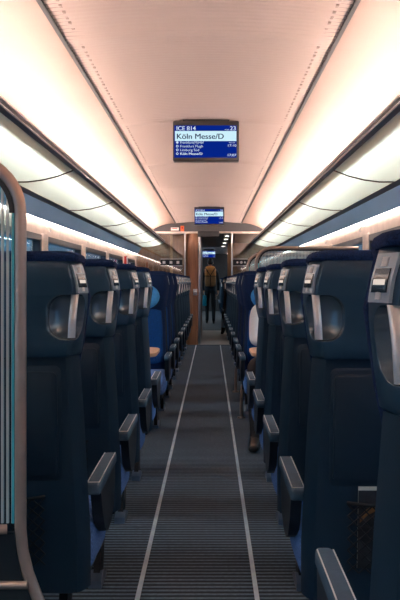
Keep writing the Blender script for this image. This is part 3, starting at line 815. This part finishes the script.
# ------------------------------------------------------------------ people
def person(name, label, J, E, R_, mats, loc, head, hair_style='short', turn=0, group=None):
    """J joint positions, E edges, R_ radii; grows one continuous skin; mats: list of (test(co), material)"""
    keys = list(J); idx = {k: i for i, k in enumerate(keys)}
    me = bpy.data.meshes.new('body')
    me.from_pydata([J[k] for k in keys], [(idx[a], idx[b]) for a, b in E], [])
    def setup(o):
        sk = o.modifiers.new('s', 'SKIN'); sk.use_smooth_shade = True; sk.branch_smoothing = .3
        if not o.data.skin_vertices: o.data.skin_vertices.new()
        for i, k in enumerate(keys):
            sv = o.data.skin_vertices[0].data[i]; r = R_[k]
            sv.radius = r if isinstance(r, tuple) else (r, r)
            sv.use_root = (k == 'pelvis')
        sb = o.modifiers.new('u', 'SUBSURF'); sb.levels = 2; sb.render_levels = 2
        return []
    me2 = bake(me, setup)
    # head with a face joined into the same mesh
    bm = bmesh.new(); bm.from_mesh(me2)
    def add_ell(c, r):
        q = bmesh.ops.create_uvsphere(bm, u_segments=16, v_segments=12, radius=1)['verts']
        bmesh.ops.scale(bm, verts=q, vec=r); bmesh.ops.translate(bm, verts=q, vec=c)
        return q
    hc = Vector(head['c']); f = head['f']            # f: +1 looks along +Y, -1 toward the camera
    q = add_ell(hc, (.075, .095, .115))
    for v in q:                                       # narrow the jaw
        d = v.co-hc
        if d.z < 0: v.co.x = hc.x+d.x*(1+d.z*2.2); v.co.y = hc.y+d.y*(1+d.z*.9)+f*(-d.z)*.12
    add_ell(hc+Vector((0, f*.098, -.012)), (.013, .02, .022))         # nose
    add_ell(hc+Vector((.076, -f*.005, -.005)), (.010, .02, .03)); add_ell(hc+Vector((-.076, -f*.005, -.005)), (.010, .02, .03))
    add_ell(hc+Vector((0, f*.088, -.058)), (.024, .012, .007))        # lips
    bm.to_mesh(me2); bm.free()
    me2.materials.clear()
    ms = []
    for _, m_ in mats:
        if m_ not in ms: ms.append(m_)
    for m_ in ms: me2.materials.append(m_)
    for p in me2.polygons:
        for test, m_ in mats:
            if test(p.center): p.material_index = ms.index(m_); break
    finish(me2, 180)
    o = obj(name, me2, None, loc); tag(o, label, 'person', group)
    for ex in (-.03, .03):
        build('eye', MB().ell(hc+Vector((ex, f*.084, .012)), (.013, .010, .008), 12, 8), M['white'], o)
        build('pupil', MB().ell(hc+Vector((ex, f*.0925, .012)), (.006, .004, .006), 10, 6), M['hair'], o)
    hm = MB().ell(hc+Vector((0, -f*.014, .022)), (.085, .098, .112), 24, 16)
    for v in list(hm.bm.verts):
        d = v.co-hc
        if d.y*f > .045 and d.z < .06: v.co.y = hc.y+f*.045; v.co.z = max(v.co.z, hc.z+.035)
        if d.z < -.05: v.co.z = hc.z-.05-.3*(-.05-d.z)*(-1 if hair_style == 'short' else 3)*-1
    build('hair', hm, M['hair'], o, angle=180)
    return o

def hand(J, E, R_, wrist, tag_, d, side, curl=(0, 0, -1)):
    """palm and five fingers grown from the wrist joint along d"""
    w = Vector(J[wrist]); d = Vector(d).normalized(); curl = Vector(curl).normalized()
    lat = d.cross(curl).normalized()*side
    J[tag_+'palm'] = tuple(w+d*.07); E.append((wrist, tag_+'palm')); R_[tag_+'palm'] = (.034, .016)
    for i, (off, ln) in enumerate(((-.026, .062), (-.009, .074), (.009, .070), (.025, .054))):
        a = w+d*.10+lat*off; b = a+d*ln*.55+curl*.012; c = b+d*ln*.35+curl*.028
        for k, p in (('a', a), ('b', b), ('c', c)): J[tag_+'f%d%s' % (i, k)] = tuple(p); R_[tag_+'f%d%s' % (i, k)] = .0088 if k != 'c' else .007
        E += [(tag_+'palm', tag_+'f%da' % i), (tag_+'f%da' % i, tag_+'f%db' % i), (tag_+'f%db' % i, tag_+'f%dc' % i)]
    a = w+d*.035-lat*.038; b = a+d*.03-lat*.016+curl*.01; c = b+d*.026+curl*.012
    for k, p in (('a', a), ('b', b), ('c', c)): J[tag_+'t'+k] = tuple(p); R_[tag_+'t'+k] = .010 if k != 'c' else .008
    E += [(wrist, tag_+'ta'), (tag_+'ta', tag_+'tb'), (tag_+'tb', tag_+'tc')]

# --- seated passenger in the right bay, facing the camera (local origin under the pelvis)
def seated(f, aisle, spread=.0):
    """f facing (+1 away / -1 toward the camera). Local x toward the wall positive."""
    J = {'pelvis': (0, 0, .555), 'waist': (0, -f*.02, .70), 'chest': (0, -f*.045, .88), 'neckb': (0, -f*.05, 1.02), 'neck': (0, -f*.035, 1.09)}
    Rr = {'pelvis': (.15, .10), 'waist': (.145, .10), 'chest': (.15, .105), 'neckb': (.075, .07), 'neck': (.052, .055)}
    E = [('pelvis', 'waist'), ('waist', 'chest'), ('chest', 'neckb'), ('neckb', 'neck')]
    return J, E, Rr

# passenger in white shirt
J, E, Rr = seated(-1, 1)
J.update({'shA': (-.165, .035, .965), 'elA': (-.185, -.15, .735), 'wrA': (-.13, -.40, .738), 'shB': (.165, .035, .965), 'elB': (.19, -.15, .74), 'wrB': (.08, -.38, .738),
          'hipA': (-.09, -.02, .545), 'knA': (-.20, -.47, .56), 'shinA': (-.205, -.60, .30), 'anA': (-.205, -.75, .10), 'ballA': (-.225, -.87, .035), 'toeA': (-.235, -.95, .03),
          'hipB': (.09, -.02, .545), 'knB': (.10, -.47, .56), 'shinB': (.10, -.47, .30), 'anB': (.10, -.46, .10), 'ballB': (.10, -.59, .035), 'toeB': (.10, -.66, .03)})
Rr.update({'shA': .062, 'elA': .047, 'wrA': .034, 'shB': .062, 'elB': .047, 'wrB': .034, 'hipA': .095, 'knA': .066, 'shinA': .056, 'anA': .045, 'ballA': (.045, .032), 'toeA': (.036, .024),
           'hipB': .095, 'knB': .066, 'shinB': .056, 'anB': .045, 'ballB': (.045, .032), 'toeB': (.036, .024)})
E += [('neckb', 'shA'), ('shA', 'elA'), ('elA', 'wrA'), ('neckb', 'shB'), ('shB', 'elB'), ('elB', 'wrB'),
      ('pelvis', 'hipA'), ('hipA', 'knA'), ('knA', 'shinA'), ('shinA', 'anA'), ('anA', 'ballA'), ('ballA', 'toeA'),
      ('pelvis', 'hipB'), ('hipB', 'knB'), ('knB', 'shinB'), ('shinB', 'anB'), ('anB', 'ballB'), ('ballB', 'toeB')]
hand(J, E, Rr, 'wrA', 'hA', (.3, -1, 0), 1); hand(J, E, Rr, 'wrB', 'hB', (-.3, -1, 0), -1)
mats = [(lambda c: c.z < .095, M['shoe']),
        (lambda c: c.z > 1.05, M['skin']),
        (lambda c: c.y < -.395 and c.z > .66, M['skin']),
        (lambda c: c.z > .665 or (c.y > -.14 and c.z > .60), M['shirt']),
        (lambda c: True, M['black'])]
person('person', 'person in white shirt and black trousers seated at the right table, shoe in the aisle', J, E, Rr, mats, (.575, 7.22, 0), {'c': (0, .0, 1.185), 'f': -1})

# seated passenger beyond the doorway, facing away, pale jeans
J, E, Rr = seated(1, 1)
J.update({'shA': (-.165, -.04, .965), 'elA': (-.19, .10, .72), 'wrA': (-.10, .32, .66), 'shB': (.165, -.04, .965), 'elB': (.19, .10, .72), 'wrB': (.08, .32, .66),
          'hipA': (-.09, .02, .545), 'knA': (-.205, .40, .55), 'shinA': (-.225, .42, .30), 'anA': (-.235, .43, .10), 'ballA': (-.25, .53, .035), 'toeA': (-.26, .60, .03),
          'hipB': (.09, .02, .545), 'knB': (.10, .42, .55), 'shinB': (.10, .44, .30), 'anB': (.10, .45, .10), 'ballB': (.10, .57, .035), 'toeB': (.10, .64, .03)})
Rr.update({'shA': .062, 'elA': .047, 'wrA': .034, 'shB': .062, 'elB': .047, 'wrB': .034, 'hipA': .095, 'knA': .066, 'shinA': .056, 'anA': .045, 'ballA': (.045, .032), 'toeA': (.036, .024),
           'hipB': .095, 'knB': .066, 'shinB': .056, 'anB': .045, 'ballB': (.045, .032), 'toeB': (.036, .024)})
E += [('neckb', 'shA'), ('shA', 'elA'), ('elA', 'wrA'), ('neckb', 'shB'), ('shB', 'elB'), ('elB', 'wrB'),
      ('pelvis', 'hipA'), ('hipA', 'knA'), ('knA', 'shinA'), ('shinA', 'anA'), ('anA', 'ballA'), ('ballA', 'toeA'),
      ('pelvis', 'hipB'), ('hipB', 'knB'), ('knB', 'shinB'), ('shinB', 'anB'), ('anB', 'ballB'), ('ballB', 'toeB')]
hand(J, E, Rr, 'wrA', 'hA', (.2, 1, -.1), -1); hand(J, E, Rr, 'wrB', 'hB', (-.2, 1, -.1), 1)
mats = [(lambda c: c.z < .16, M['shoe']),
        (lambda c: c.z > 1.05, M['skin']),
        (lambda c: c.y > .33 and c.z > .615, M['skin']),
        (lambda c: c.z > .62 or c.y < .0, M['dark']),
        (lambda c: True, M['jeans'])]
person('person', 'person in pale jeans seated beyond the doorway, leg reaching into the aisle', J, E, Rr, mats, (.555, 19.75, 0), {'c': (0, .0, 1.185), 'f': 1})

# walking person seen from behind
J = {'pelvis': (0, 0, .98), 'waist': (0, 0, 1.12), 'chest': (0, 0, 1.34), 'neckb': (0, 0, 1.52), 'neck': (0, .01, 1.60),
     'shA': (-.18, 0, 1.47), 'elA': (-.235, -.02, 1.18), 'wrA': (-.18, .00, .94), 'shB': (.18, 0, 1.47), 'elB': (.235, -.03, 1.18), 'wrB': (.22, .06, .94),
     'hipA': (-.09, 0, .93), 'knA': (-.095, .14, .53), 'anA': (-.09, .06, .10), 'ballA': (-.095, .17, .035), 'toeA': (-.095, .24, .03),
     'hipB': (.09, 0, .93), 'knB': (.09, -.05, .53), 'anB': (.09, -.16, .11), 'ballB': (.095, -.05, .035), 'toeB': (.095, .02, .03)}
Rr = {'pelvis': (.155, .11), 'waist': (.14, .10), 'chest': (.16, .11), 'neckb': (.08, .07), 'neck': (.052, .055), 'shA': .065, 'elA': .05, 'wrA': .036, 'shB': .065, 'elB': .05, 'wrB': .036,
      'hipA': .10, 'knA': .068, 'anA': .046, 'ballA': (.045, .033), 'toeA': (.036, .025), 'hipB': .10, 'knB': .068, 'anB': .046, 'ballB': (.045, .033), 'toeB': (.036, .025)}
E = [('pelvis', 'waist'), ('waist', 'chest'), ('chest', 'neckb'), ('neckb', 'neck'), ('neckb', 'shA'), ('shA', 'elA'), ('elA', 'wrA'), ('neckb', 'shB'), ('shB', 'elB'), ('elB', 'wrB'),
     ('pelvis', 'hipA'), ('hipA', 'knA'), ('knA', 'anA'), ('anA', 'ballA'), ('ballA', 'toeA'), ('pelvis', 'hipB'), ('hipB', 'knB'), ('knB', 'anB'), ('anB', 'ballB'), ('ballB', 'toeB')]
hand(J, E, Rr, 'wrA', 'hA', (0, .05, -1), 1, (1, 0, 0)); hand(J, E, Rr, 'wrB', 'hB', (0, .1, -1), 1, (-1, 0, 0))
mats = [(lambda c: c.z < .09, M['shoe']), (lambda c: c.z > 1.575, M['skin']),
        (lambda c: abs(c.x) > .16 and c.z < .93, M['skin']), (lambda c: c.z > .93, M['dark']), (lambda c: True, M['black'])]
YW = 25.5
person('person', 'person in dark jacket walking away beyond the doorway with a tan backpack', J, E, Rr, mats, (.03, YW, 0), {'c': (0, .02, 1.715), 'f': 1})
t = thing('backpack', 'tan leather backpack with dark seams on the back of the walking person', 'backpack', (.03, YW-.10, 1.05))
mb = MB(); rings = []
for z, k in ((0, .75), (.03, .95), (.15, 1), (.34, 1), (.46, .95), (.53, .8), (.56, .5)):
    rings.append([(x, y, z) for x, y in rrect(-.155*k, .155*k, -.06-.10*k, .0, .05, 4)])
build('bag_body', mb.loft(rings), M['brown'], t, angle=70)
mb = MB(); rings = []
for z, k in ((.29, .9), (.31, 1), (.46, .99), (.54, .82), (.57, .5)):
    rings.append([(x, y, z) for x, y in rrect(-.16*k, .16*k, -.07-.10*k, -.06, .05, 4)])
build('flap', mb.loft(rings), M['tan'], t, angle=70)
mb = MB()
mb.tube([(-.14, -.175, .52), (0, -.182, .30), (0, -.172, .02)], .009, 8)
mb.tube([(.14, -.175, .52), (0, -.182, .30)], .009, 8); mb.tube([(-.15, -.172, .29), (.15, -.172, .29)], .009, 8)
build('seam_strap', mb, M['black'], t)
for ex in (-.11, .11):
    build('shoulder_strap', MB().tube([(ex, -.0, .50), (ex, .08, .53), (ex, .20, .44), (ex*1.2, .235, .25), (ex*1.3, .13, .06), (ex, .0, .04)], .014, 8), M['black'], t)
t = thing('hand_bag', 'teal bag hanging from the hand of the walking person', 'bag', (-.135, YW-.06, .50))
mb = MB(); rings = []
for z, k in ((0, .85), (.02, 1), (.20, 1), (.30, .8)):
    rings.append([(x, y, z) for x, y in rrect(-.055*k, .055*k, -.15*k, .15*k, .03, 4)])
build('bag_body', mb.loft(rings), M['teal'], t, angle=70)
build('handle', MB().tube([(0, -.06, .29), (0, -.04, .36), (0, .0, .385), (0, .04, .36), (0, .06, .29)], .008, 8), M['teal'], t)

# ------------------------------------------------------------------ world, camera
w = bpy.data.worlds.new('world'); bpy.context.scene.world = w; w.use_nodes = True
nt = w.node_tree; bg = nt.nodes['Background']
tc = nt.nodes.new('ShaderNodeTexCoord'); sp = nt.nodes.new('ShaderNodeSeparateXYZ'); rp = nt.nodes.new('ShaderNodeValToRGB')
nt.links.new(tc.outputs['Generated'], sp.inputs[0]); nt.links.new(sp.outputs['Z'], rp.inputs['Fac']); nt.links.new(rp.outputs['Color'], bg.inputs['Color'])
rp.color_ramp.elements[0].position = .12; rp.color_ramp.elements[0].color = (.06, .11, .16, 1)
rp.color_ramp.elements[1].position = .40; rp.color_ramp.elements[1].color = (.62, .85, 1.0, 1)
bg.inputs['Strength'].default_value = 4.0

cam = bpy.data.cameras.new('camera'); co = bpy.data.objects.new('camera', cam); C.objects.link(co)
co.location = (.048, 0, 1.2); co.rotation_euler = (PI/2, 0, 0)
cam.sensor_fit = 'VERTICAL'; cam.sensor_height = 36; cam.lens = 36*905/600
cam.shift_x = -11/600; cam.shift_y = -19/600; cam.clip_start = .05; cam.clip_end = 200
sc = bpy.context.scene; sc.camera = co
sc.view_settings.view_transform = 'Standard'; sc.view_settings.look = 'None'; sc.view_settings.gamma = 1
sc.view_settings.exposure = 0.0
sc.cycles.use_denoising = True
sc.cycles.max_bounces = 10; sc.cycles.diffuse_bounces = 6; sc.cycles.transparent_max_bounces = 24
